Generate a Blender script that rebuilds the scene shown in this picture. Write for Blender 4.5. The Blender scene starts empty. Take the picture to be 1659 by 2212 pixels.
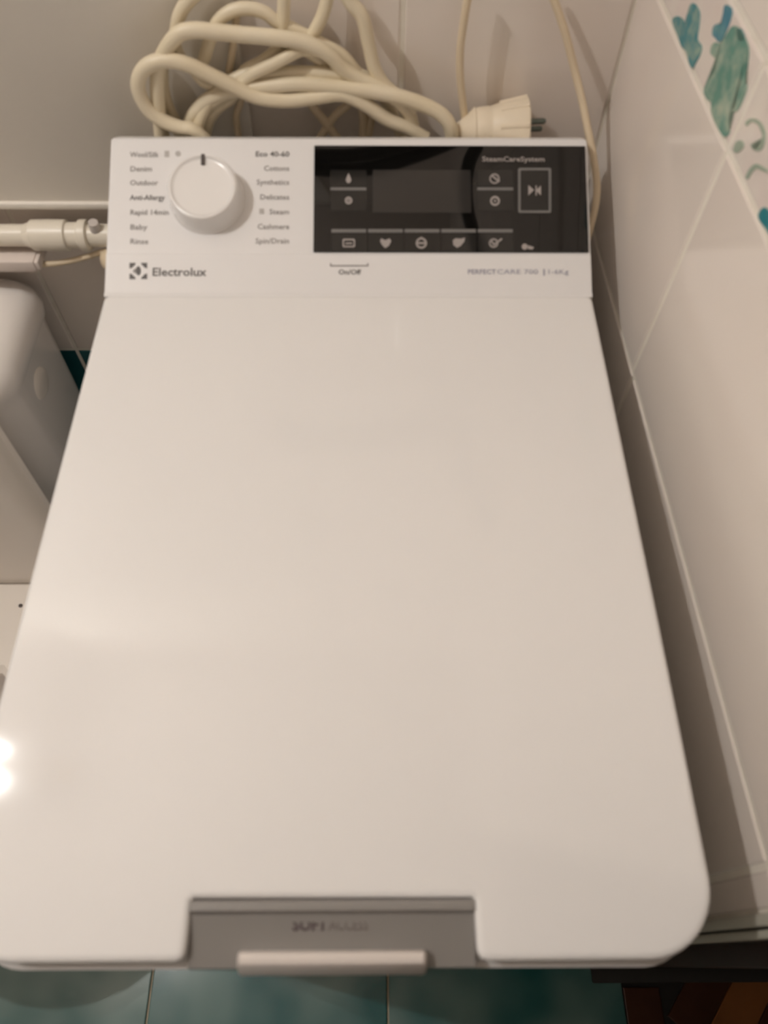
import bpy, bmesh, math, random
from mathutils import Vector, Matrix
random.seed(7)
SC = bpy.context.scene
COL = SC.collection
PI = math.pi

# ------------------------------------------------------------------ camera
H0 = 0.85                                   # height of the closed washing machine lid
CAM = Vector((0.0244, -0.0006, H0 + 0.4372))
F_PX, PITCH, YAW, ROLL = 1623.16, math.radians(59.0866), math.radians(0.7767), math.radians(0.6037)
FWD = Vector((math.sin(YAW)*math.cos(PITCH), math.cos(YAW)*math.cos(PITCH), -math.sin(PITCH)))
_r = Vector((math.cos(YAW), -math.sin(YAW), 0)); _u = _r.cross(FWD)
RT = _r*math.cos(ROLL) + _u*math.sin(ROLL); UP = -_r*math.sin(ROLL) + _u*math.cos(ROLL)
cd = bpy.data.cameras.new('camera'); cam = bpy.data.objects.new('camera', cd); COL.objects.link(cam)
M = Matrix((RT, UP, -FWD)).transposed().to_4x4(); M.translation = CAM
cam.matrix_world = M
cd.sensor_fit = 'HORIZONTAL'; cd.sensor_width = 36.0; cd.lens = 36.0*F_PX/1659.0
cd.clip_start = 0.02; cd.clip_end = 30
cd.dof.use_dof = True; cd.dof.focus_distance = 5.0; cd.dof.aperture_fstop = 12.5
SC.camera = cam

# ------------------------------------------------------------------ world, exposure
w = bpy.data.worlds.new('world'); SC.world = w; w.use_nodes = True
w.node_tree.nodes['Background'].inputs[0].default_value = (0.6, 0.55, 0.5, 1)
w.node_tree.nodes['Background'].inputs[1].default_value = 0.05
SC.view_settings.view_transform = 'Standard'; SC.view_settings.look = 'None'
SC.view_settings.gamma = 1; SC.view_settings.use_curve_mapping = False
SC.view_settings.exposure = 0.0
BULB = 3500.0                                # radiance of the two ceiling lamp bulbs
BULB_COL = (1.0, 0.97, 0.94)

# ------------------------------------------------------------------ measuring helpers (photo measurement -> real plane)
def ray(a, b): return FWD + RT*((a-829.5)/F_PX) - UP*((b-1106)/F_PX)
def at_y(a, b, y):
    d = ray(a, b); return CAM + d*((y-CAM.y)/d.y)
def at_z(a, b, z):
    d = ray(a, b); return CAM + d*((z-CAM.z)/d.z)
WX, WA = 0.2551, -0.0356                     # right wall: x = WX + WA*y
WROT = -math.atan(WA)
def at_w(a, b):
    d = ray(a, b); t = (WX + WA*CAM.y - CAM.x)/(d.x - WA*d.y); return CAM + d*t
LD = 0.4708                                  # lid depth
PO = Vector((0, LD, H0)); PT = Vector((0, 0.9099, 0.4148)); PN = Vector((0, -0.4148, 0.9099))
def at_p(a, b):                              # on the sloping console face -> (x, t)
    d = ray(a, b); q = CAM + d*((PO-CAM).dot(PN)/d.dot(PN)); return q.x, (q-PO).dot(PT)
def pp(x, t, n=0.0): return Vector((x, 0, 0)) + PO + PT*t + PN*n

# ------------------------------------------------------------------ materials
def lin(c): return tuple((x/12.92 if x <= .04045 else ((x+.055)/1.055)**2.4) for x in c)
def rgb(r, g, b): return lin((r/255, g/255, b/255)) + (1,)
def mat(name, col, rough=0.5, metal=0.0, coat=0.0, spec=0.5, emit=None, emit_s=0, noise=None, bump=None, sss=0):
    m = bpy.data.materials.new(name); m.use_nodes = True
    nt = m.node_tree; b = nt.nodes['Principled BSDF']
    b.inputs['Base Color'].default_value = col; b.inputs['Roughness'].default_value = rough
    b.inputs['Metallic'].default_value = metal; b.inputs['Coat Weight'].default_value = coat
    b.inputs['Coat Roughness'].default_value = 0.08
    b.inputs['Specular IOR Level'].default_value = spec
    if sss: b.inputs['Subsurface Weight'].default_value = sss; b.inputs['Subsurface Radius'].default_value = (.01, .008, .005)
    if emit: b.inputs['Emission Color'].default_value = emit + (1,); b.inputs['Emission Strength'].default_value = emit_s
    if noise:
        col2, scale, lo, hi = noise[:4]
        tc = nt.nodes.new('ShaderNodeTexCoord'); n = nt.nodes.new('ShaderNodeTexNoise'); n.inputs['Scale'].default_value = scale
        n.inputs['Detail'].default_value = noise[4] if len(noise) > 4 else 4
        oi = nt.nodes.new('ShaderNodeObjectInfo'); add = nt.nodes.new('ShaderNodeVectorMath'); add.operation = 'ADD'
        mul = nt.nodes.new('ShaderNodeMath'); mul.operation = 'MULTIPLY'; mul.inputs[1].default_value = 37.0
        nt.links.new(oi.outputs['Random'], mul.inputs[0])
        nt.links.new(tc.outputs['Object'], add.inputs[0]); nt.links.new(mul.outputs[0], add.inputs[1])
        nt.links.new(add.outputs[0], n.inputs['Vector'])
        r = nt.nodes.new('ShaderNodeValToRGB'); r.color_ramp.elements[0].position = lo; r.color_ramp.elements[1].position = hi
        r.color_ramp.elements[0].color = col; r.color_ramp.elements[1].color = col2
        nt.links.new(n.outputs['Fac'], r.inputs[0]); nt.links.new(r.outputs[0], b.inputs['Base Color'])
    if bump:
        tc = nt.nodes.new('ShaderNodeTexCoord'); n = nt.nodes.new('ShaderNodeTexNoise'); n.inputs['Scale'].default_value = bump[0]
        bp = nt.nodes.new('ShaderNodeBump'); bp.inputs['Strength'].default_value = bump[1]; bp.inputs['Distance'].default_value = 0.002
        nt.links.new(tc.outputs['Object'], n.inputs['Vector']); nt.links.new(n.outputs['Fac'], bp.inputs['Height'])
        nt.links.new(bp.outputs[0], b.inputs['Normal'])
    return m
MT = {}
MT['enamel'] = mat('white_lacquer', rgb(236, 234, 232), 0.06, spec=0.5)
MT['console'] = mat('white_plastic', rgb(234, 232, 231), 0.3)
MT['knob'] = mat('knob_plastic', rgb(236, 233, 230), 0.25, coat=.4)
MT['glass'] = mat('black_display_glass', rgb(14, 13, 12), 0.04, spec=.5)
MT['screen'] = mat('display_window', rgb(50, 48, 46), 0.1)
MT['key'] = mat('touch_key_field', rgb(34, 33, 31), 0.1)
MT['keyline'] = mat('grey_key_print', rgb(120, 118, 116), 0.3)
MT['iconprint'] = mat('pale_icon_print', rgb(168, 160, 156), 0.3)
MT['ink'] = mat('grey_label_ink', rgb(140, 135, 132), 0.5)
MT['inkdark'] = mat('dark_label_ink', rgb(92, 88, 86), 0.5)
MT['inkblue'] = mat('blue_grey_ink', rgb(152, 152, 168), 0.5)
MT['inkfaint'] = mat('faint_grey_ink', rgb(188, 184, 180), 0.5)
MT['greyplastic'] = mat('grey_handle_plastic', rgb(136, 132, 128), 0.4, bump=(300, .05))
MT['inkplum'] = mat('plum_print', rgb(84, 70, 72), 0.5)
MT['inkplumsoft'] = mat('light_plum_print', rgb(110, 100, 98), 0.5)
MT['silver'] = mat('satin_silver_plastic', rgb(214, 206, 200), 0.3, metal=0.15)
MT['rubber'] = mat('dark_pointer', rgb(70, 60, 56), 0.5)
MT['tile'] = mat('white_glazed_tile', rgb(238, 227, 217), 0.12, noise=(rgb(241, 232, 222), 6, .35, .7))
MT['border'] = mat('white_border_tile', rgb(234, 222, 214), 0.12, noise=(rgb(238, 230, 220), 30, .4, .65))
MT['grout'] = mat('pale_grout', rgb(244, 238, 226), 0.8, noise=(rgb(238, 230, 216), 80, .3, .7))
MT['teal_wall'] = mat('teal_wall_tile', rgb(24, 76, 84), 0.15, noise=(rgb(40, 100, 104), 7, .35, .7))
MT['teal'] = mat('teal_marbled_floor_tile', rgb(30, 104, 106), 0.16, noise=(rgb(146, 170, 164), 5.5, .42, .72, 2))
MT['fgrout'] = mat('floor_grout', rgb(214, 200, 176), 0.85)
MT['leaf_teal'] = mat('teal_leaf_glaze', rgb(52, 136, 146), 0.15, noise=(rgb(150, 180, 166), 110, .42, .72))
MT['leaf_green'] = mat('sea_green_leaf_glaze', rgb(96, 150, 136), 0.15, noise=(rgb(178, 194, 174), 90, .42, .75))
MT['leaf_blue'] = mat('blue_leaf_glaze', rgb(52, 132, 158), 0.15, noise=(rgb(96, 156, 160), 110, .4, .7))
MT['leaf_pale'] = mat('pale_green_stroke_glaze', rgb(170, 184, 166), 0.15)
MT['panel'] = mat('cream_painted_panel', rgb(246, 240, 230), 0.5, bump=(5, .03))
MT['pipe'] = mat('white_polypropylene', rgb(238, 230, 214), 0.35)
MT['boxplastic'] = mat('white_box_plastic', rgb(228, 216, 208), 0.4)
MT['cord'] = mat('cream_cord_sheath', rgb(236, 224, 198), 0.42, noise=(rgb(228, 214, 184), 25, .3, .7))
MT['thincord'] = mat('yellowed_thin_cord_sheath', rgb(226, 208, 178), 0.45)
MT['plug'] = mat('cream_plug_plastic', rgb(236, 222, 198), 0.42)
MT['pin'] = mat('dull_metal', rgb(110, 118, 112), 0.35, metal=.9)
MT['ceramic'] = mat('white_sanitary_ceramic', rgb(242, 236, 230), 0.12, coat=.5)
MT['seatplastic'] = mat('white_seat_plastic', rgb(244, 236, 226), 0.3)
MT['trim'] = mat('white_painted_casing', rgb(206, 202, 188), 0.4)
MT['plaster'] = mat('cream_plaster', rgb(168, 158, 150), 0.9, noise=(rgb(160, 150, 142), 3, .3, .7))
MT['ceiling'] = mat('white_ceiling', rgb(226, 216, 206), 0.9)
MT['doorwood'] = mat('dark_red_brown_wood', rgb(78, 48, 40), 0.35, noise=(rgb(66, 38, 32), 12, .3, .7))
MT['sill'] = mat('black_rubber_sill', rgb(38, 36, 34), 0.6)
MT['hallwall'] = mat('hall_wallpaper', rgb(150, 120, 96), 0.9)
WOODS = [mat('oak_'+n, c, .35, noise=(d, 14, .3, .7, 6)) for n, c, d in (
    ('dark', rgb(82, 46, 26), rgb(66, 36, 20)), ('mid', rgb(110, 66, 34), rgb(92, 54, 28)),
    ('light', rgb(150, 98, 52), rgb(130, 82, 42)))]
MT['bulb'] = mat('lit_bulb', rgb(255, 240, 220), .3, emit=BULB_COL, emit_s=BULB)
MT['brass'] = mat('brushed_brass', rgb(176, 146, 96), .3, metal=.9)

# ------------------------------------------------------------------ object helpers
WLOC = {}
def world_loc(o):
    return WLOC.get(o.name, Vector((0, 0, 0)))
def link(name, bm, m, parent=None, origin=None, smooth=True, label=None, kind=None):
    me = bpy.data.meshes.new(name)
    org = Vector(origin) if origin is not None else (world_loc(parent) if parent else Vector((0, 0, 0)))
    bmesh.ops.translate(bm, verts=bm.verts, vec=-org)
    bmesh.ops.recalc_face_normals(bm, faces=bm.faces)
    bm.to_mesh(me); bm.free()
    if smooth:
        for p in me.polygons: p.use_smooth = True
        me.set_sharp_from_angle(angle=math.radians(38))
    me.materials.append(MT[m] if isinstance(m, str) else m)
    o = bpy.data.objects.new(name, me); COL.objects.link(o)
    WLOC[o.name] = org.copy()
    if parent:
        o.parent = parent; o.location = org - world_loc(parent)
    else: o.location = org
    if label: o['label'] = label
    if kind: o['kind'] = kind
    return o
def empty(name, loc, label=None, cat=None, group=None, kind=None, rot=0):
    o = bpy.data.objects.new(name, None); COL.objects.link(o); o.location = loc; o.rotation_euler = (0, 0, rot)
    o.empty_display_size = .05
    WLOC[o.name] = Vector(loc)
    if label: o['label'] = label
    if cat: o['category'] = cat
    if group: o['group'] = group
    if kind: o['kind'] = kind
    return o
def tag(o, label, cat, group=None):
    o['label'] = label; o['category'] = cat
    if group: o['group'] = group
    return o
def box(bm, a, b, bevel=0.0, seg=2):
    a = Vector(a); b = Vector(b)
    r = bmesh.ops.create_cube(bm, size=1.0, matrix=Matrix.Translation((a+b)/2) @ Matrix.Diagonal((abs(b.x-a.x), abs(b.y-a.y), abs(b.z-a.z), 1)))
    if bevel:
        es = set(e for v in r['verts'] for e in v.link_edges)
        bmesh.ops.bevel(bm, geom=list(es), offset=bevel, segments=seg, profile=.5, affect='EDGES')
def newbox(a, b, bevel=0, seg=2):
    bm = bmesh.new(); box(bm, a, b, bevel, seg); return bm
def rings(bm, rs, cap0=True, cap1=True, closed=True):
    """loft closed rings (lists of equally many points)"""
    vs = [[bm.verts.new(p) for p in r] for r in rs]
    n = len(vs[0])
    for k in range(len(vs)-1):
        for i in range(n if closed else n-1):
            j = (i+1) % n
            bm.faces.new((vs[k][i], vs[k][j], vs[k+1][j], vs[k+1][i]))
    if cap0: bm.faces.new(vs[0][::-1])
    if cap1: bm.faces.new(vs[-1])
    return vs
def lathe(bm, prof, origin, axis, seg=40, cap=True):
    """prof: (radius, distance along axis)"""
    ax = Vector(axis).normalized(); s = ax.orthogonal().normalized(); t = ax.cross(s)
    rs = [[Vector(origin)+ax*h + (s*math.cos(2*PI*i/seg)+t*math.sin(2*PI*i/seg))*r for i in range(seg)] for r, h in prof]
    rings(bm, rs, cap, cap)
def catmull(pts, n=8):
    P = [pts[0]*2-pts[1]] + pts + [pts[-1]*2-pts[-2]]
    out = []
    for i in range(1, len(P)-2):
        p0, p1, p2, p3 = P[i-1:i+3]
        for k in range(n):
            t = k/n
            out.append(.5*((2*p1)+(-p0+p2)*t+(2*p0-5*p1+4*p2-p3)*t*t+(-p0+3*p1-3*p2+p3)*t**3))
    out.append(P[-2]); return out
def tube(bm, pts, r, seg=10, n=8, smooth=True):
    pts = [Vector(p) for p in pts]
    c = catmull(pts, n) if smooth else pts
    d = (c[1]-c[0]).normalized(); s = d.orthogonal().normalized(); rs = []
    for i, p in enumerate(c):
        d = (c[min(i+1, len(c)-1)]-c[max(i-1, 0)]).normalized()
        s = (s - d*s.dot(d)).normalized(); t = d.cross(s)
        rs.append([p + (s*math.cos(2*PI*k/seg)+t*math.sin(2*PI*k/seg))*r for k in range(seg)])
    rings(bm, rs)
def rrect(x0, x1, y0, y1, rad, seg=8):
    """rounded rectangle outline, rad = (r at x0y0, x1y0, x1y1, x0y1)"""
    out = []
    for (cx, cy, sx, sy, a0, r) in ((x0, y0, 1, 1, PI, rad[0]), (x1, y0, -1, 1, 1.5*PI, rad[1]), (x1, y1, -1, -1, 0, rad[2]), (x0, y1, 1, -1, .5*PI, rad[3])):
        for k in range(seg+1):
            a = a0 + .5*PI*k/seg
            out.append((cx+sx*r + r*math.cos(a), cy+sy*r + r*math.sin(a)))
    return out
def inset(poly, d):
    """inset a counter-clockwise outline by d along averaged normals"""
    n = len(poly); out = []
    for i in range(n):
        p = Vector(poly[i]); a = Vector(poly[i-1]); b = Vector(poly[(i+1) % n])
        e1 = p-a; e2 = b-p
        if e1.length < 1e-7: e1 = p-Vector(poly[i-2])
        if e2.length < 1e-7: e2 = Vector(poly[(i+2) % n])-p
        e1.normalize(); e2.normalize()
        n1 = Vector((-e1.y, e1.x)); n2 = Vector((-e2.y, e2.x)); m = (n1+n2).normalized()
        k = d/max(.5, m.dot(n1)); out.append((p.x+m.x*k, p.y+m.y*k))
    return out
def prism_on(bm, poly, frame, n0, n1):
    """extrude 2D outline on a frame function f(x, y, n)"""
    rings(bm, [[frame(x, y, n0) for x, y in poly], [frame(x, y, n1) for x, y in poly]])
def text_bm(body, size, align, fn, n=0.0003, bold=0.0, sx=1.0):
    c = bpy.data.curves.new('txt', 'FONT'); c.body = body; c.size = size; c.align_x = align
    c.fill_mode = 'FRONT'; c.resolution_u = 2; c.offset = bold
    o = bpy.data.objects.new('txt', c); COL.objects.link(o)
    dg = bpy.context.evaluated_depsgraph_get(); me = o.evaluated_get(dg).to_mesh()
    bm = bmesh.new(); bm.from_mesh(me)
    for v in bm.verts: v.co = fn(v.co.x*sx, v.co.y, n)
    o.evaluated_get(dg).to_mesh_clear(); bpy.data.objects.remove(o); bpy.data.curves.remove(c)
    return bm

# ================================================================== ROOM
YB = 0.6605; CEIL = 2.55; XL = -1.55; YF = -1.35
TR = 0.205                                    # tile course height
Z_E = H0 - 0.0496                             # joint that runs just above lid height
fl = link('floor', newbox((XL-.1, YF-.1, -.06), (.376, YB+.1, -.004)), 'fgrout', smooth=False, kind='structure')
# floor tiles (0.343 m), first joint lines through x = 0.036
T = .343; g = .0035
tile_me = {}
def tile_mesh(key, sx, sy, th, m, bev=.0012):
    """flat tile lying in local XY, centred, top at +th"""
    k = (key, round(sx, 4), round(sy, 4))
    if k in tile_me: return tile_me[k]
    bm = bmesh.new()
    o = [(-sx/2, -sy/2), (sx/2, -sy/2), (sx/2, sy/2), (-sx/2, sy/2)]
    i_ = inset(o, bev)
    rings(bm, [[Vector((x, y, 0)) for x, y in o], [Vector((x, y, th-bev*.6)) for x, y in o], [Vector((x, y, th)) for x, y in i_]], False, True)
    bmesh.ops.recalc_face_normals(bm, faces=bm.faces)
    me = bpy.data.meshes.new(key); bm.to_mesh(me); bm.free(); me.materials.append(MT[m] if isinstance(m, str) else m)
    tile_me[k] = me; return me
def put(me, name, parent, loc, rot=(0, 0, 0)):
    o = bpy.data.objects.new(name, me); COL.objects.link(o); o.parent = parent; o.location = loc; o.rotation_euler = rot
    return o
xs = [.0368+T*k for k in range(-5, 2)]
ys = [-.30+T*k for k in range(-4, 3)]
xs = [max(XL, x) for x in xs]; xs[-1] = .3778
ys = [max(YF, y) for y in ys] + [YB-.005]
for i in range(len(xs)-1):
    for j in range(len(ys)-1):
        a, b, c, d = xs[i]+g/2, xs[i+1]-g/2, ys[j]+g/2, ys[j+1]-g/2
        if b-a < .02 or d-c < .02: continue
        put(tile_mesh('tile', b-a, d-c, .004, 'teal'), 'tile', fl, ((a+b)/2, (c+d)/2, -.004))

# back wall with a recessed joint grid; plain panel covers the left part
wb = link('wall_back', newbox((XL-.1, YB+.0015, -.06), (.2316+.02, YB+.1, CEIL)), 'grout', smooth=False, kind='structure')
GW = .0045
def wall_tiles(parent, xa, zlist, mtile, place, name='tile', th=.004):
    for i in range(len(xa)-1):
        for j in range(len(zlist)-1):
            a, b, c, d = xa[i]+GW/2, xa[i+1]-GW/2, zlist[j]+GW/2, zlist[j+1]-GW/2
            if b-a < .01 or d-c < .01: continue
            place(put(tile_mesh(name, b-a, d-c, th, mtile(i, j)), name, parent, (0, 0, 0)), (a+b)/2, (c+d)/2)
bz = [0, .29, .58, .82] + [.82+.30*k for k in range(1, 6)] + [CEIL]
bx = [.0445 - .2*k for k in range(8, 0, -1)] + [.0445, .2316]
bx[0] = max(bx[0], XL)
def place_back(o, x, z): o.location = (x, YB+.0045, z); o.rotation_euler = (PI/2, 0, 0)
wall_tiles(wb, bx, bz, lambda i, j: 'teal_wall' if j < 2 else 'tile', place_back)

# right wall: slab + tiles, frame turned a little; local y along the wall, z up, -x into the room
YEND = 0.0234; LWALL = (YB+.02)/math.cos(WROT)
wr = link('wall_right', newbox((.0015, YEND+.0, 0), (.11, LWALL, CEIL)), 'grout', smooth=False, kind='structure')
wr.location = (WX, 0, 0); wr.rotation_euler = (0, 0, WROT)
WLOC[wr.name] = Vector((0, 0, 0))
def place_right(o, y, z): o.location = (.0045, y, z); o.rotation_euler = (PI/2, 0, -PI/2)
zB = H0+.1545; zD = H0+.2085
low = [max(0, Z_E-TR*k) for k in range(4, -1, -1)]
cols_low = [YEND, .0472, .4255, YB+.004]
cols_up = [YEND, .0472-.0, .4305, YB+.004]
wall_tiles(wr, cols_low, low, lambda i, j: 'tile', place_right)
wall_tiles(wr, [YEND, .4305, YB+.004], [Z_E, zB], lambda i, j: 'tile', place_right)
wall_tiles(wr, [YEND, .1325, .4305, YB+.004], [zB, zD], lambda i, j: 'border', place_right, name='border_tile')
wall_tiles(wr, [YEND, .1325, .4305, YB+.004], [zD]+[zD+.205*k for k in range(1, 7)]+[CEIL], lambda i, j: 'tile', place_right)
# painted leaves of the border (flat glaze on the tiles)
def wl(a, b):
    p = at_w(a, b) - Vector((WX, 0, 0)); c, s = math.cos(-WROT), math.sin(-WROT)
    return p.x*s + p.y*c, p.z                # rotate by -WROT, take y
def leaf(poly, m):
    q = [wl(*p) for p in poly]
    # rounded resample
    v = [Vector((a, b, 0)) for a, b in q]; n = len(v); out = []
    for i in range(n):
        p0, p1, p2, p3 = v[i-1], v[i], v[(i+1) % n], v[(i+2) % n]
        for k in range(4):
            t = k/4; out.append(.5*((2*p1)+(-p0+p2)*t+(2*p0-5*p1+4*p2-p3)*t*t+(-p0+3*p1-3*p2+p3)*t**3))
    bm = bmesh.new()
    vs = [bm.verts.new((-.0001, p.x, p.y)) for p in out]; vs2 = [bm.verts.new((.0009, p.x, p.y)) for p in out]
    f = bm.faces.new(vs); bm.faces.new(vs2[::-1])
    for i in range(len(vs)): bm.faces.new((vs[i-1], vs[i], vs2[i], vs2[i-1]))
    bmesh.ops.triangulate(bm, faces=bm.faces)
    return link('painted_leaf', bm, m, wr, smooth=False)
leaf([(1452, 45), (1462, 35), (1475, 42), (1478, 55), (1483, 38), (1490, 12), (1500, 8), (1511, 28), (1509, 60), (1506, 85), (1515, 100), (1512, 118), (1503, 135), (1496, 147), (1489, 138), (1482, 112), (1472, 100), (1464, 78)], 'leaf_teal')
leaf([(1565, 12), (1576, 14), (1581, 25), (1575, 50), (1560, 85), (1552, 90), (1545, 82), (1539, 76), (1540, 60), (1548, 52), (1559, 54), (1561, 36)], 'leaf_blue')
leaf([(1536, 100), (1544, 92), (1556, 92), (1568, 76), (1580, 58), (1592, 58), (1604, 72), (1612, 90), (1617, 110), (1613, 150), (1609, 172), (1613, 190), (1606, 212), (1597, 232), (1588, 242), (1578, 240), (1574, 258), (1576, 285), (1566, 296), (1556, 286), (1543, 262), (1536, 240), (1538, 222), (1527, 214), (1520, 195), (1532, 170), (1546, 150), (1546, 128), (1535, 116)], 'leaf_green')
leaf([(1593, 62), (1602, 64), (1608, 80), (1602, 90), (1594, 84)], 'leaf_teal')
leaf([(1638, 462), (1648, 448), (1660, 455), (1672, 480), (1680, 520), (1668, 515), (1652, 492), (1640, 475)], 'leaf_teal')
for poly in ([(1612, 272), (1622, 263), (1636, 268), (1646, 285), (1644, 310), (1632, 322), (1622, 312), (1626, 322), (1640, 326), (1650, 312), (1652, 284), (1640, 262), (1622, 256), (1610, 264)],
             [(1584, 322), (1590, 306), (1602, 304), (1606, 316), (1598, 326), (1588, 330)],
             [(1610, 384), (1618, 366), (1632, 354), (1650, 362), (1660, 372), (1650, 370), (1634, 364), (1624, 372), (1616, 386)]):
    leaf(poly, 'leaf_pale')
# casing at the wall's end: two rounded strips with a groove between
def wall_box(name, y0, y1, x0, x1, z0, z1, m, bev=0.002):
    bm = newbox((x0, y0, z0), (x1, y1, z1), bev)
    o = link(name, bm, m, kind='structure'); o.location = (WX, 0, 0); o.rotation_euler = (0, 0, WROT); return o
tr = link('trim_1', newbox((-.004, .0165, 0), (.11, YEND, CEIL), .0015), 'trim', kind='structure')
tr.location = (WX, 0, 0); tr.rotation_euler = (0, 0, WROT)
tr2 = link('trim_2', newbox((-.002, .0100, 0), (.108, .0150, CEIL), .0015), 'trim', kind='structure')
tr2.location = (WX, 0, 0); tr2.rotation_euler = (0, 0, WROT)
link('trim_3', newbox((WX+.003, .012, 0), (WX+.10, .0165, CEIL)), 'sill', kind='structure', smooth=False)

# rest of the shell (outside the frame, bounces the lamp's light)
link('wall_left', newbox((XL-.1, YF-.1, -.06), (XL, YB+.1, CEIL)), 'plaster', smooth=False, kind='structure')
link('wall_front', newbox((XL-.1, YF-.1, -.06), (1.9, YF, CEIL)), 'plaster', smooth=False, kind='structure')
link('ceiling', newbox((XL-.1, YF-.1, CEIL), (1.9, YB+.1, CEIL+.1)), 'ceiling', smooth=False, kind='structure')
link('wall_doorway', newbox((.27, YF, 0), (.374, -.85, CEIL)), 'plaster', smooth=False, kind='structure')
link('trim_4', newbox((.27, -.85, 2.05), (.374, .01, CEIL)), 'plaster', smooth=False, kind='structure')
link('wall_hall', newbox((1.6, YF, 0), (1.7, .3, CEIL)), 'hallwall', smooth=False, kind='structure')
# hall floor of oak blocks
hf = link('floor_hall', newbox((.376, YF, -.06), (1.6, .06, -.006)), 'sill', smooth=False, kind='structure')
for k in range(4):
    y1 = -.032 - .33*k
    put(tile_mesh('oak_border', .052, .326, .006, WOODS[0]), 'parquet_block', hf, (.376+.028, y1-.165, -.006))
PWd, PL = .052, .208
n_ = 0
ang = math.radians(50)
for i in range(-24, 25):
    for j in range(-5, 6):
        for k_, (ox, oy, hx, hy) in enumerate(((i+4*j, i-4*j, 4, 1), (i+4+4*j, i-3-4*j, 1, 4))):
            cx, cy = (ox+hx/2)*PWd, (oy+hy/2)*PWd
            X = cx*math.cos(ang)-cy*math.sin(ang)+.775; Y = cx*math.sin(ang)+cy*math.cos(ang)-.15
            if not (.40 < X < 1.30 and -.65 < Y < .06): continue
            wi = (0, 0, 1, 0, 0, 2, 0)[(i*2+k_*3+j) % 7]
            dx_, dy_ = .520-X, -.055-Y; lx, ly = dx_*math.cos(ang)+dy_*math.sin(ang), -dx_*math.sin(ang)+dy_*math.cos(ang)
            if abs(lx) < hx*PWd/2 and abs(ly) < hy*PWd/2: wi = 2
            elif abs(dx_) < .13 and abs(dy_) < .12: wi = 0
            put(tile_mesh('oak%d_%d' % (n_ % 3, wi), hx*PWd-.0012, hy*PWd-.0012, .006, WOODS[wi]), 'parquet_block', hf, (X, Y, -.0062), (0, 0, ang))
            n_ += 1
sill = link('trim_5', newbox((.334, -.0285, -.003), (1.55, -.008, .006), .002), 'sill', kind='structure')
dr = link('door_1', newbox((.372, -.0075, .004), (1.17, .028, 2.02), .002), 'doorwood', kind='structure')

# pipe access panel on the back wall, above the water pipe
px1 = at_y(500, 0, .65).x
pc = link('pipe_cover_panel', newbox((-1.35, .6505, H0-.0505), (px1, YB-.001, 2.3), .0015), 'panel', origin=(-.6, .655, H0-.0505))
tag(pc, 'plain cream panel on the back wall above the white water pipe', 'panel')
link('edge_strip', newbox((-1.35, .6465, H0-.0545), (px1, .6545, H0-.0475), .0018), 'panel', pc)

# ================================================================== WASHING MACHINE
wm = empty('washing_machine', (0, .3, 0), 'white narrow top-loading washing machine with sloped control panel at the back', 'washing machine')
# cabinet
bm = bmesh.new()
o = rrect(-.1965, .1965, -.0036, .597, (.03, .03, .012, .012))
i_ = inset(o, .003)
rings(bm, [[Vector((x, y, .012)) for x, y in o], [Vector((x, y, H0-.034)) for x, y in o], [Vector((x, y, H0-.0305)) for x, y in i_]])
link('cabinet', bm, 'enamel', wm)
for sx in (-1, 1):
    for y in (.04, .55):
        b2 = bmesh.new(); lathe(b2, [(.02, 0), (.02, .006), (.014, .008), (.014, .0125)], (sx*.16, y, 0), (0, 0, 1), 20); link('foot', b2, 'sill', wm)
# lid with rounded front corners, notch for the handle, gently falling front
nx0, nx1, ny = -.0742, .0737, .0285
outer = rrect(-.2, .2, -.0005, LD-.0018, (.038, .038, .007, .007), 10)
o = []
for k, p in enumerate(outer):
    o.append(p)
    if k == 10:
        o += [(nx0-.0050, -.0005), (nx0-.0018, .0007), (nx0-.0002, .0036), (nx0, .0070), (nx0, ny-.0012), (nx0+.0012, ny), (nx1-.0012, ny), (nx1, ny-.0012), (nx1, .0070), (nx1+.0002, .0036), (nx1+.0018, .0007), (nx1+.0050, -.0005)]
def drop(y):
    d = max(0., (.22-y)/.22); return -.013*d*d
bm = bmesh.new()
r0 = .0034
lv = [(.006, -.0215), (.0008, -.010), (0, -r0), (r0*.13, -r0*.5), (r0*.4, -r0*.16), (r0, 0), (r0+.0012, 0)]
vs = rings(bm, [[Vector((x, y, H0+z)) for x, y in inset(o, d)] if d else [Vector((x, y, H0+z)) for x, y in o] for d, z in lv], True, True)
for k in range(1, 40):
    y = .002 + k*.006 if k < 38 else .25+.1*(k-38)
    geom = bm.verts[:]+bm.edges[:]+bm.faces[:]
    bmesh.ops.bisect_plane(bm, geom=geom, plane_co=(0, y, 0), plane_no=(0, 1, 0))
for v in bm.verts: dz_ = drop(v.co.y); v.co.x *= 1-.6*dz_/.437; v.co.z += dz_*(1 if v.co.z > H0-.015 else .55)
bmesh.ops.triangulate(bm, faces=[f for f in bm.faces if len(f.verts) > 4])
lid = link('lid', bm, 'enamel', wm)
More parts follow.
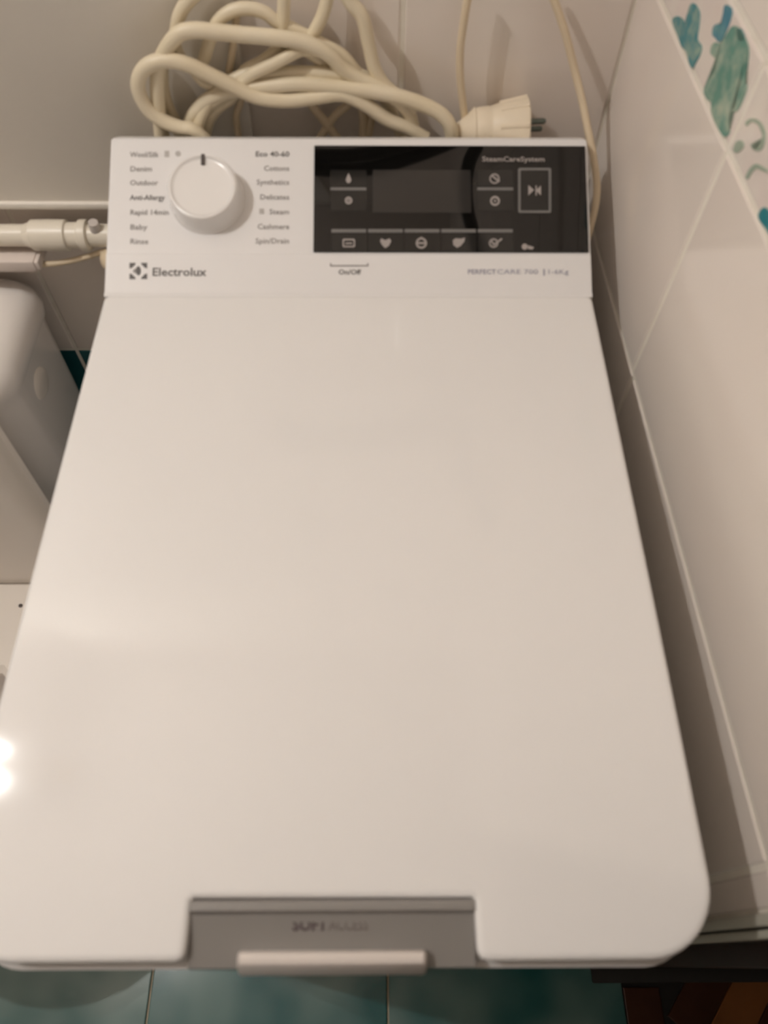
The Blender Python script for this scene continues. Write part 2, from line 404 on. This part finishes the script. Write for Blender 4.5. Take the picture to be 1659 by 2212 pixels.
# grey handle insert
bm = bmesh.new()
prof = [(.0279, -.0016), (.0262, -.0008), (.0228, -.0012), (.0212, -.0042), (.012, -.0075), (.003, -.0100), (-.0032, -.0120), (-.0038, -.021), (.0278, -.021)]
rings(bm, [[Vector((x, y, H0+z-.0095)) for y, z in prof] for x in (1.026*nx0+.0006, 1.026*nx0+.0020, 1.026*nx1-.0034, 1.026*nx1-.0008)])
hi = link('handle_insert', bm, 'greyplastic', lid, label='grey recessed plastic insert')
bm = bmesh.new()
pr = [(.0050, -.0110), (.0047, -.0030), (.0034, -.0012), (.0010, -.0006), (-.0014, -.0012), (-.0026, -.0030), (-.0064, -.0100), (-.0066, -.0180), (-.004, -.0200), (.004, -.0200)]
ends = []
for x, s in ((-.0492, .55), (-.0486, .85), (-.0472, 1), (.0473, 1), (.0487, .85), (.0493, .55)):
    ends.append([Vector((x, -.0005+(y+.0005)*s, H0-.0105+(-.010+(z+.010)*s))) for y, z in pr])
rings(bm, ends)
link('handle_bar', bm, 'silver', lid, label='pale satin handle bar')
def fn_soft(x, y, n): return Vector((x, y, 0))
def insert_plane(x, y, n): return Vector((x, y, H0-.0168 - (.012-y)*.27 + n))
a = at_z(632, 2010, H0-.017); b = at_z(800, 2010, H0-.017)
s_soft = .0080
bmt = text_bm('SOFT', s_soft, 'LEFT', lambda x, y, n: insert_plane(a.x+x, a.y+y*.9, n), .0003, .00030, .97)
link('printed_label', bmt, 'inkplum', lid, smooth=False, label='dark bold word SOFT on the grey insert')
xe = a.x + (b.x-a.x)*.47
bmt = text_bm('ACCESS', s_soft, 'LEFT', lambda x, y, n: insert_plane(xe+x, a.y+y*.9, n), .0003, .0001, .74)
link('printed_label', bmt, 'inkplumsoft', lid, smooth=False, label='faint word ACCESS on the grey insert')

# console: side profile lofted across the width
fold = .0335; top_t = .1268
bm = bmesh.new()
def cprof(ins):
    ps = [(LD, -.021), (LD, -.0012)]
    P2 = [(t, n) for t, n in ((-.0006, .0001), (.0012, 0), (fold-.0004, 0), (fold+.0006, -.0009), (top_t+.002, -.0009))]
    out = [Vector((0, LD-.0042, H0-.031)), Vector((0, LD-.0042, H0-.0001))]
    for t, n in P2: out.append(pp(0, t, n))
    e = out[-1]
    out += [pp(0, top_t+.0085, -.0012)+Vector((0, 0, 0)), pp(0, top_t+.0118, -.0045), Vector((0, .597+.0115, H0+.048)), Vector((0, .597+.0115, H0-.031))]
    return out
base = cprof(0)
def sec(x, k):
    c = Vector((0, .545, H0+.01)); return [Vector((x, 0, 0)) + c + (p-c)*k for p in base]
rings(bm, [sec(-.2002, .985), sec(-.1994, .996), sec(-.1982, 1), sec(-.1965, 1), sec(.1965, 1), sec(.1982, 1), sec(.1994, .996), sec(.2002, .985)])
con = link('control_console', bm, 'console', wm)

def flat(name, poly, m, parent, n, th=.0002, label=None):
    bm = bmesh.new(); prism_on(bm, poly, pp, n-th, n)
    return link(name, bm, m, parent, smooth=False, label=label)
def prect(x0, x1, t0, t1, r=.0006): return rrect(x0, x1, t0, t1, (r, r, r, r), 3)
PB = lambda a, b: at_p(a, b)
gx0, gt0 = PB(677, 546); gx1, gt1 = PB(1266, 316)
gb = bmesh.new(); prism_on(gb, prect(gx0, .1985, gt0+.0006, gt1), pp, -.0015, .0003)
dp = link('display_panel', gb, 'glass', wm, smooth=False, label='black glossy display panel')
NG = .0005
x0, t0 = PB(805, 460); x1, t1 = PB(1016, 368)
flat('screen', prect(x0, x1, t0, t1), 'screen', dp, NG)
def keyfield(a0, b0, a1, b1):
    x0, t0 = PB(a0, b1); x1, t1 = PB(a1, b0); flat('touch_key', prect(x0, x1, t0, t1, .001), 'key', dp, NG)
def keybar(a0, a1, b0, b1):
    x0, t0 = PB(a0, b1); x1, t1 = PB(a1, b0); flat('key_line', prect(x0, x1, t0, t1, .0003), 'keyline', dp, NG+.0003)
for u0 in (714, 1031):
    keyfield(u0, 368, u0+78, 404); keyfield(u0, 411, u0+78, 456); keybar(u0, u0+77, 406, 412)
for k in range(5):
    u0 = 716+79*k; keyfield(u0, 501, u0+76, 544); keybar(u0, u0+75, 496, 503)
keyfield(1124, 369, 1186, 456)
def icon(poly, m='iconprint'):
    return flat('icon', [PB(*p) for p in poly][::-1], m, dp, NG+.0004)
def circ(cu, cv, r, n=16): return [(cu+r*math.cos(2*PI*i/n), cv+r*math.sin(2*PI*i/n)) for i in range(n)]
def ring_icon(cu, cv, r0, r1, m='iconprint'):
    bm = bmesh.new(); n = 20
    def rr(r, h): return [pp(*PB(cu+r*math.cos(2*PI*i/n), cv+r*math.sin(2*PI*i/n)), h) for i in range(n)]
    vs = rings(bm, [rr(r0, NG), rr(r0, NG+.0004), rr(r1, NG+.0004), rr(r1, NG)], False, False)
    link('icon', bm, m, dp, smooth=False)
def frame_icon(a0, b0, a1, b1, wd, m):
    bm = bmesh.new()
    def rr(k, h): return [pp(*PB(a, b), h) for a, b in rrect(a0+k, a1-k, b0+k, b1-k, (3.5-k*.3,)*4, 4)]
    rings(bm, [rr(0, NG), rr(0, NG+.0004), rr(wd, NG+.0004), rr(wd, NG)], False, False)
    link('key_frame', bm, m, dp, smooth=False)
frame_icon(1119, 364, 1190, 461, 5, 'keyline')
icon([(753, 375), (749, 384), (747, 390), (749, 395), (753, 397), (757, 395), (759, 390), (757, 384)])         # drop
ring_icon(753, 434, 8, 4); icon(circ(753, 434, 2.4))
ring_icon(1068, 387, 11, 8); icon([(1060, 381), (1063, 379), (1080, 392), (1077, 395)])
ring_icon(1069, 435, 10.5, 6.5); icon(circ(1069, 435, 2.5))
icon([(1141, 401), (1153, 411.5), (1141, 423)]); icon([(1168, 402), (1168, 423), (1157, 412.5)])               # play / pause mark
for a0 in (1156.5,): icon([(a0, 402), (a0+2.5, 402), (a0+2.5, 423), (a0, 423)])
frame_icon(740, 517, 767, 535, 3, 'iconprint'); icon([(746, 525), (761, 525), (761, 528), (746, 528)])
icon([(823, 516), (832, 520), (842, 516), (845, 522), (840, 532), (832, 537), (825, 530), (821, 522)])
ring_icon(910, 526, 12, 8); icon([(901, 524), (919, 524), (919, 528), (901, 528)]); icon([(908, 513), (912, 513), (912, 518), (908, 518)])
icon([(978, 520), (984, 516), (996, 517), (1004, 514), (1003, 522), (995, 532), (987, 536), (979, 530)])
ring_icon(1066, 526, 10, 7); icon([(1059, 522), (1062, 520), (1067, 527), (1083, 515), (1085, 518), (1067, 532)])
icon(circ(1133, 534, 6.5)); icon([(1140, 531), (1153, 535), (1150, 540), (1140, 539)])
def ptext(body, u, v, size, align, m, n, parent, bold=0.0, sx=1.0, label=None, name='printed_label'):
    x, t = PB(u, v)
    b_ = text_bm(body, size, align, lambda a, c, k: pp(x+a, t+c, k), n, bold, sx)
    return link(name, b_, m, parent, smooth=False, label=label)
ptext('SteamCareSystem', 1041, 350, .0062, 'LEFT', 'iconprint', NG+.0004, dp, .0001, 1.16)
NC = -.0009+.0003
ROW = (338, 369, 399, 431, 463, 495, 526)
left = ['Wool/Silk', 'Denim', 'Outdoor', 'Anti-Allergy', 'Rapid 14min', 'Baby', 'Rinse']
lw = [62, 46, 60, 75, 82, 36, 38]
right = ['Eco 40-60', 'Cottons', 'Synthetics', 'Delicates', 'Steam', 'Cashmere', 'Spin/Drain']
rw = [72, 54, 70, 62, 42, 68, 72]
def fit_text(body, u, v, size, align, wpx, m, parent, n=NC, bold=0.0, name='printed_label', label=None):
    c = bpy.data.curves.new('m', 'FONT'); c.body = body; c.size = size
    ob = bpy.data.objects.new('m', c); COL.objects.link(ob); bpy.context.view_layer.update(); wd = ob.dimensions.x
    bpy.data.objects.remove(ob); bpy.data.curves.remove(c)
    xa = PB(u, v)[0]; xb = PB(u+wpx, v)[0]
    return ptext(body, u, v, size, align, m, n, parent, bold, (xb-xa)/wd, label, name)
for k in range(7):
    fit_text(left[k], 280, ROW[k], .0064, 'LEFT', lw[k], 'inkdark' if k in (3,) else 'ink', con, bold=.00008)
    fit_text(right[k], 625, ROW[k]-1, .0064, 'RIGHT', rw[k], 'inkdark' if k == 0 else 'ink', con, bold=.0001 if k == 0 else .00006)
def cflat(poly, m, name='printed_mark'):
    return flat(name, [PB(*p) for p in poly][::-1], m, con, NC+.0001)
cflat([(355, 325), (365, 325), (365, 338), (355, 338)], 'inkfaint'); cflat(circ(384, 331, 6), 'inkfaint')
cflat([(560, 450), (570, 450), (570, 461), (560, 461)], 'inkfaint')
# maker's mark: dark square with a light ring and split disc, then the name
NS = .0003
def sflat(poly, m, n=NS, name='logo_mark'): return flat(name, [PB(*p) for p in poly][::-1], m, con, n)
for (cu, cv, su, sv) in ((280, 568, 1, 1), (318, 568, -1, 1), (318, 603, -1, -1), (280, 603, 1, -1)):
    poly = [(cu, cv), (cu+su*13, cv)] + [(299+15*math.cos(a)*-su, 585.5+15*math.sin(a)*-sv) for a in [math.radians(x) for x in (62, 45, 28)]] + [(cu, cv+sv*12)]
    if su*sv < 0: poly = poly[::-1]
    sflat(poly, 'inkdark')
sflat([(299+5.5*math.cos(a), 585+10*math.sin(a)) for a in [2*PI*i/14 for i in range(14)]], 'inkdark')
sflat([(287, 586), (293, 579), (293, 592)][::-1], 'ink')
fit_text('Electrolux', 328, 596, .0098, 'LEFT', 115, 'inkdark', con, n=NS, bold=.00016, name='maker_name')
fit_text('On/Off', 731, 593, .0060, 'LEFT', 48, 'inkdark', con, n=NS, bold=.0001)
for q in ([(713, 573), (796, 573), (796, 575.5), (713, 575.5)], [(713, 569), (716, 569), (716, 575), (713, 575)], [(793, 569), (796, 569), (796, 575), (793, 575)]):
    sflat(q, 'ink', name='printed_bracket')
fit_text('PERFECT', 1010, 592, .0056, 'LEFT', 60, 'inkblue', con, n=NS, bold=.0001)
fit_text('CARE 700', 1073, 592, .0056, 'LEFT', 88, 'inkblue', con, n=NS)
fit_text('|', 1170, 592, .0062, 'LEFT', 3, 'inkblue', con, n=NS)
fit_text('1-6Kg', 1181, 592, .0056, 'LEFT', 43, 'inkblue', con, n=NS)

# selector knob
kx, kt = PB(448, 428)
kc = pp(kx, kt, -.0009)
bm = bmesh.new()
lathe(bm, [(.0315, 0), (.0312, .001), (.0304, .0025), (.0294, .006), (.0284, .0155), (.0281, .0178), (.0272, .0194), (.0258, .0198), (.0248, .0191), (.0242, .0186), (.0225, .0184), (.012, .0183), (.001, .0183)], kc, PN, 64)
kn = link('selector_knob', bm, 'knob', wm, label='round white selector knob')
def kp(x, y, n): return kc + Vector((1, 0, 0))*x + PT*y + PN*n
bm = bmesh.new()
prism_on(bm, [(-.0014, .0185), (.0014, .0185), (.0014, .0272), (-.0014, .0272)], kp, .0180, .0201)
link('pointer_mark', bm, 'rubber', kn, label='dark pointer line')

# ================================================================== CORDS BEHIND THE MACHINE
def P(a, b, y=.632): return at_y(a, b, y)
def path(pts, y0, y1=None):
    n = len(pts); y1 = y0 if y1 is None else y1
    return [P(p[0], p[1], p[2] if len(p) > 2 else y0+(y1-y0)*i/(n-1)) for i, p in enumerate(pts)]
ec = empty('extension_cord', at_y(700, 330, .635), 'thick cream extension cord coiled in loops behind the machine, ending in a plug', 'cord')
def strand(pts, y0, y1, r=.0064, m='cord', parent=ec, name='cord_loop'):
    bm = bmesh.new(); tube(bm, path(pts, y0, y1), r, 12, 7); return link(name, bm, m, parent)
strand([(976, 330), (975, 285), (962, 256), (930, 233), (870, 211), (800, 197), (715, 187), (640, 181), (563, 188), (500, 196), (452, 214), (420, 246), (407, 280), (402, 330)], .622, .634, .0060)
strand([(470, 330), (422, 284), (391, 276), (358, 264), (328, 244), (307, 216), (298, 184), (306, 155), (330, 136), (368, 131), (407, 140), (446, 158), (485, 177), (524, 197), (563, 212), (622, 217), (681, 210), (740, 204), (790, 226), (836, 258), (878, 276), (920, 300)], .618, .628, .0060)
strand([(352, 330), (345, 260), (340, 200), (342, 150), (356, 112), (383, 76), (415, 65), (466, 69), (524, 75), (583, 80), (642, 88), (681, 101), (715, 122), (742, 150), (780, 174), (830, 196), (880, 240), (900, 310)], .624, .634, .0060)
strand([(450, -40), (407, 2), (388, 32), (381, 62), (378, 96), (392, 128), (420, 150), (440, 175), (480, 185), (530, 168), (583, 158), (642, 156), (701, 158), (760, 165), (800, 190)], .640, .634, .0052)
strand([(735, -40), (755, 2), (783, 38), (797, 98), (808, 145), (826, 178), (852, 203), (900, 235)], .644, .634, .0056)
strand([(428, 150), (441, 128), (452, 90), (470, 48), (500, 24), (536, 18), (571, 27), (599, 48), (640, 66), (690, 92), (740, 120), (775, 160), (800, 185)], .637, .645, .0050)
strand([(712, -30), (703, 12), (690, 48), (670, 80), (640, 104), (596, 128), (556, 148), (513, 168), (472, 196), (446, 232), (430, 268), (420, 320)], .648, .626, .0052)
strand([(614, -40), (613, 10), (611, 60), (606, 100), (570, 132), (528, 156), (505, 205), (470, 233), (450, 262), (440, 320)], .643, .634, .0052)
strand([(770, 178, .641), (738, 140, .641), (700, 114, .640), (654, 108, .634), (625, 120), (590, 138), (545, 160), (510, 190), (470, 214), (428, 250), (418, 300)], .626, .632, .0048)
strand([(352, 140), (354, 190), (366, 232), (382, 268), (392, 320)], .642, .642, .0046)
strand([(343, 196), (340, 226), (348, 260), (360, 300)], .636, .636, .0036)
strand([(640, 92), (680, 122), (715, 150), (770, 158), (806, 180), (840, 230), (870, 300)], .640, .648, .0050)
for pts, r in (([(512, 30), (506, 78), (501, 118), (495, 160), (498, 190), (520, 215), (511, 251), (516, 300)], .0030),
               ([(640, 170), (668, 219), (701, 262), (730, 300)], .0040), ([(800, 180), (752, 226), (722, 252), (690, 300)], .0036),
               ([(773, 200), (785, 250), (784, 300)], .0040), ([(806, 240), (800, 270), (795, 300)], .0036)):
    bm = bmesh.new(); tube(bm, path(pts, .6455, .6455), r, 10, 7); link('thin_loop', bm, 'thincord', ec)
# plug: axis to the right, resting behind the console's top edge
pc0 = at_y(982, 284, .632); pc1 = at_y(1138, 278, .632)
ax = (pc1-pc0).normalized(); Lp = (pc1-pc0).length
bm = bmesh.new()
lathe(bm, [(.006, 0), (.0075, .05*Lp), (.0145, .20*Lp), (.0178, .25*Lp), (.0188, .27*Lp), (.0180, .29*Lp), (.0186, .33*Lp), (.0192, .46*Lp), (.0188, .49*Lp), (.0196, .52*Lp), (.0225, .70*Lp), (.0245, .90*Lp), (.0248, .985*Lp), (.0238, Lp)], pc0, ax, 36)
plug = link('plug_body', bm, 'plug', ec, label='cream moulded plug head')
up_ = Vector((0, 0, 1)); sd = ax.cross(up_).normalized()
for k in range(9):
    a = 2*PI*k/9+.2
    d = up_*math.cos(a)+sd*math.sin(a)
    bm = bmesh.new()
    q0 = pc0+ax*.60*Lp + d*.0205; q1 = pc0+ax*.97*Lp + d*.0246
    tube(bm, [q0, (q0+q1)/2, q1], .0022, 8, 4); link('grip_rib', bm, 'plug', plug)
for s in (-1, 1):
    bm = bmesh.new(); lathe(bm, [(.0024, 0), (.0024, .014), (.0012, .0155)], pc0+ax*(Lp-.001)+up_*(.003+.006*s)+sd*.004*s, ax, 14); link('pin', bm, 'pin', plug)
bm = bmesh.new(); tube(bm, path([(1022, -40), (1010, 0), (1000, 60), (994, 110), (994, 165), (1000, 225), (1006, 275), (1010, 330)], .645, .640), .0033, 10, 7)
o = link('power_cord', bm, 'thincord', None, origin=at_y(1010, 330, .64))
tag(o, 'thin cream cord hanging down the back wall behind the plug head', 'cord')
# cable on the right, in the gap between console and tiled wall
pts = []
for a, b, t in ((1182, -40, .648), (1197, 0, .645), (1222, 75, .64), (1241, 150, .635), (1257, 215, .625), (1270, 280, .612), (1282, 340, .60), (1289, 395, .59), (1287, 440, .58), (1276, 490, .57), (1262, 540, .56)):
    pts.append(at_y(a, b, t))
bm = bmesh.new(); tube(bm, pts, .0032, 10, 7)
o = link('hanging_cable', bm, 'thincord', None, origin=pts[-1])
tag(o, 'thin pale cable hanging between the control panel and the right tiled wall', 'cable')

# ================================================================== WATER PIPE
py, pz = .636, H0-.0705
pA = at_y(0, 508, py); zc = pA.z
wp = empty('water_pipe', (-.6, py, zc), 'white plastic water pipe running along the back wall at left', 'pipe')
bm = bmesh.new(); xa = -1.3; xb = at_y(68, 508, py).x
lathe(bm, [(.0108, 0), (.0108, xb-xa)], (xa, py, zc), (1, 0, 0), 28); link('pipe_run', bm, 'pipe', wp)
xc = at_y(148, 508, py).x; L_ = xc-xb
bm = bmesh.new(); lathe(bm, [(.0110, -.006), (.0125, -.001), (.0150, .002), (.0154, L_*.5), (.0152, L_-.001), (.0140, L_)], (xb, py, zc), (1, 0, 0), 32); link('coupling', bm, 'pipe', wp)
xd = at_y(172, 508, py).x
bm = bmesh.new(); lathe(bm, [(.0128, 0), (.0128, xd-xc+.001)], (xc, py, zc), (1, 0, 0), 28); link('pipe_neck', bm, 'pipe', wp)
xe_ = at_y(192, 508, py).x
bm = bmesh.new(); lathe(bm, [(.0130, 0), (.0152, .0015), (.0156, .006), (.0152, xe_-xd), (.0112, xe_-xd+.0006), (.0112, .09)], (xd, py, zc), (1, 0, 0), 32); link('tee_fitting', bm, 'pipe', wp)
bm = bmesh.new(); xf = at_y(213, 508, py).x
lathe(bm, [(.0055, 0), (.0055, .009), (.0048, .0105), (.0048, .0135)], (xf, py-.002, zc+.006), (.1, -.2, 1), 20); link('bleed_screw', bm, 'silver', wp)
# rest of the tee behind the machine, with downward branch (cream)
q = at_y(236, 562, .628)
bm = bmesh.new(); lathe(bm, [(.003, -.004), (.008, -.002), (.0115, .003), (.0125, .009), (.0125, .03), (.010, .031), (.010, .05)], (q.x-.003, .625, q.z+.002), (1, 0, .1), 24)
o = link('hose_coupling', bm, 'thincord', None, origin=(q.x, .625, q.z-.012))
tag(o, 'rounded cream hose coupling half hidden beside the console, below the pipe', 'hose coupling')

# plastic box on the wall with a thin wire
bx_r = at_y(82, 560, .62).x
jb = empty('wiring_box', (-.5, .64, H0-.110), 'long white plastic wiring box on the back wall under the water pipe', 'wiring box')
z1_ = at_y(20, 552, .615).z-.0085; z0_ = at_y(20, 589, .615).z
link('box_body', newbox((-.8, .615, z0_), (bx_r-.004, YB, z1_), .002), 'boxplastic', jb)
link('end_cap', newbox((bx_r-.005, .6165, z0_+.0015), (bx_r, YB, z1_-.0015), .0015), 'boxplastic', jb)
bm = bmesh.new(); tube(bm, [at_y(80, 571, .628), at_y(110, 570, .628), at_y(150, 564, .63), at_y(190, 554, .63), at_y(235, 541, .63), at_y(300, 530, .63)], .0030, 10, 6)
link('wire', bm, 'thincord', jb, label='thin cream wire')

# ================================================================== TOILET
TCX = -.52
to = empty('toilet', (TCX, .40, 0), 'white ceramic toilet left of the washing machine, lid raised against its cistern', 'toilet')
ztop = H0-.135
def slab_ring(cx, hw, y0, y1, z, r): return [Vector((x, y, z)) for x, y in rrect(cx-hw, cx+hw, y0, y1, (r, r, r*.6, r*.6), 8)]
bm = bmesh.new()
rings(bm, [slab_ring(TCX, .150, .51, .64, .40, .04), slab_ring(TCX, .158, .50, .645, .45, .045), slab_ring(TCX, .162, .492, .648, .55, .045),
           slab_ring(TCX, .164, .488, .648, ztop-.075, .045), slab_ring(TCX, .165, .486, .648, ztop-.045, .045), slab_ring(TCX, .163, .488, .646, ztop-.043, .045)])
tank = link('cistern', bm, 'ceramic', to)
bm = bmesh.new()
rings(bm, [slab_ring(TCX, .165, .486, .648, ztop-.0425, .045), slab_ring(TCX, .170, .482, .650, ztop-.040, .047), slab_ring(TCX, .172, .480, .651, ztop-.028, .048), slab_ring(TCX, .168, .484, .649, ztop-.014, .046), slab_ring(TCX, .158, .492, .642, ztop-.004, .040), slab_ring(TCX, .142, .508, .626, ztop, .03), slab_ring(TCX, .12, .525, .61, ztop+.001, .02)])
link('cistern_cover', bm, 'ceramic', to)
bm = bmesh.new(); q = at_y(113, 828, .555)
lathe(bm, [(.021, -.012), (.021, -.001), (.018, .0015), (.010, .0022), (.001, .0024)], (TCX+.1635, .560, ztop-.085), (1, -.05, -.12), 28)
link('side_cap', bm, 'seatplastic', to, label='round plastic cap on the cistern side')
# raised lid
def dshape(cx, hw, L, n=14, rd=.52):
    """D outline: straight hinge side at 0, rounded far end at L (x, s)"""
    out = [(cx-hw*.86, 0), (cx+hw*.86, 0), (cx+hw*.97, L*.05)]
    for k in range(n+1):
        a = PI*k/n; out.append((cx+hw*math.cos(a), L*rd+(L*(1-rd))*math.sin(a)))
    out.append((cx-hw*.97, L*.05)); return out
zs = .412
lean = Vector((0, .03, 1)).normalized(); ln = Vector((0, -1, .03)).normalized()
org = Vector((0, .425, zs+.012))
def lp(x, s, n): return Vector((x, 0, 0)) + org + lean*s + ln*n
bm = bmesh.new(); D = dshape(TCX, .192, .44, 14, .80)
rings(bm, [[lp(x, s, 0) for x, s in inset(D, .012)], [lp(x, s, .004) for x, s in D], [lp(x, s, .011) for x, s in D], [lp(x, s, .016) for x, s in inset(D, .006)], [lp(x, s, .017) for x, s in inset(D, .03)]])
link('raised_lid', bm, 'seatplastic', to)
# seat ring, lowered
def sp(x, s, n): return Vector((x, .415-s, zs+n))
Di = [(TCX+(x-TCX)*.60,   .12+s*.60) for x, s in dshape(TCX, .19, .43)]
Do = dshape(TCX, .19, .43)
bm = bmesh.new()
rings(bm, [[sp(x, s, .0) for x, s in Di], [sp(x, s, .0) for x, s in Do], [sp(x, s, .010) for x, s in Do], [sp(x, s, .017) for x, s in inset(Do, .008)], [sp(x, s, .017) for x, s in inset(Di, -.008)], [sp(x, s, .010) for x, s in Di], [sp(x, s, .0) for x, s in Di]], False, False)
link('seat', bm, 'seatplastic', to)
for s in (-1, 1):
    bm = bmesh.new(); lathe(bm, [(.011, 0), (.011, .04), (.009, .042)], (TCX+s*.09-.02, .424, zs+.014), (1, 0, 0), 20); link('hinge', bm, 'seatplastic', to)
# small stud on the seat
bm = bmesh.new(); q = at_z(44, 1308, zs+.018); lathe(bm, [(.0024, 0), (.0024, .0015), (.001, .002)], (q.x, q.y, zs+.0165), (0, 0, 1), 14); link('stud', bm, 'rubber', to, label='small dark stud')
# bowl with hollow and pedestal
bm = bmesh.new()
def bowl_ring(k, yoff, z, ky=1): return [Vector((TCX+(x-TCX)*k, .415-(s*ky+yoff), z)) for x, s in Do]
rings(bm, [bowl_ring(.60, .06, .0, .62), bowl_ring(.58, .07, .03, .6), bowl_ring(.52, .08, .14, .58), bowl_ring(.72, .04, .26, .80), bowl_ring(.93, .01, .36, .96), bowl_ring(.97, .005, .40, .985), bowl_ring(.96, .006, .410, .98),
           bowl_ring(.62, .06, .410, .75), bowl_ring(.56, .075, .36, .68), bowl_ring(.42, .11, .28, .5), bowl_ring(.22, .16, .22, .25)])
link('bowl', bm, 'ceramic', to)
link('cistern_shelf', newbox((TCX-.13, .40, .20), (TCX+.13, .63, .40), .03, 4), 'ceramic', to)

# ================================================================== CEILING LAMP (outside the frame, lights the room)
LX, LY, LZ = -.845, .205, H0+1.30
la = empty('ceiling_lamp', (LX, LY, CEIL), 'small brass pendant lamp with two bare bulbs hanging from the ceiling', 'lamp')
bm = bmesh.new(); lathe(bm, [(.06, 0), (.06, -.012), (.045, -.03), (.008, -.036), (.007, LZ+.07-CEIL), (.016, LZ+.062-CEIL), (.014, LZ+.05-CEIL), (.001, LZ+.048-CEIL)], (LX, LY, CEIL), (0, 0, 1), 32); link('stem', bm, 'brass', la)
for dy, r in ((-.044, .013), (.045, .008)):
    bm = bmesh.new(); tube(bm, [(LX, LY, LZ+.06), (LX, LY+dy*.6, LZ+.062), (LX, LY+dy, LZ+.046)], .005, 10, 5)
    lathe(bm, [(.010, LZ*0+.0), (.012, -.024)], (LX, LY+dy, LZ+.048), (0, 0, 1), 20)
    link('arm', bm, 'brass', la)
    bm = bmesh.new(); bmesh.ops.create_uvsphere(bm, u_segments=24, v_segments=14, radius=r, matrix=Matrix.Translation((LX, LY+dy, LZ+.024-r)))
    link('bulb', bm, 'bulb', la)

# dark hose looped high on the back wall; the black display mirrors it
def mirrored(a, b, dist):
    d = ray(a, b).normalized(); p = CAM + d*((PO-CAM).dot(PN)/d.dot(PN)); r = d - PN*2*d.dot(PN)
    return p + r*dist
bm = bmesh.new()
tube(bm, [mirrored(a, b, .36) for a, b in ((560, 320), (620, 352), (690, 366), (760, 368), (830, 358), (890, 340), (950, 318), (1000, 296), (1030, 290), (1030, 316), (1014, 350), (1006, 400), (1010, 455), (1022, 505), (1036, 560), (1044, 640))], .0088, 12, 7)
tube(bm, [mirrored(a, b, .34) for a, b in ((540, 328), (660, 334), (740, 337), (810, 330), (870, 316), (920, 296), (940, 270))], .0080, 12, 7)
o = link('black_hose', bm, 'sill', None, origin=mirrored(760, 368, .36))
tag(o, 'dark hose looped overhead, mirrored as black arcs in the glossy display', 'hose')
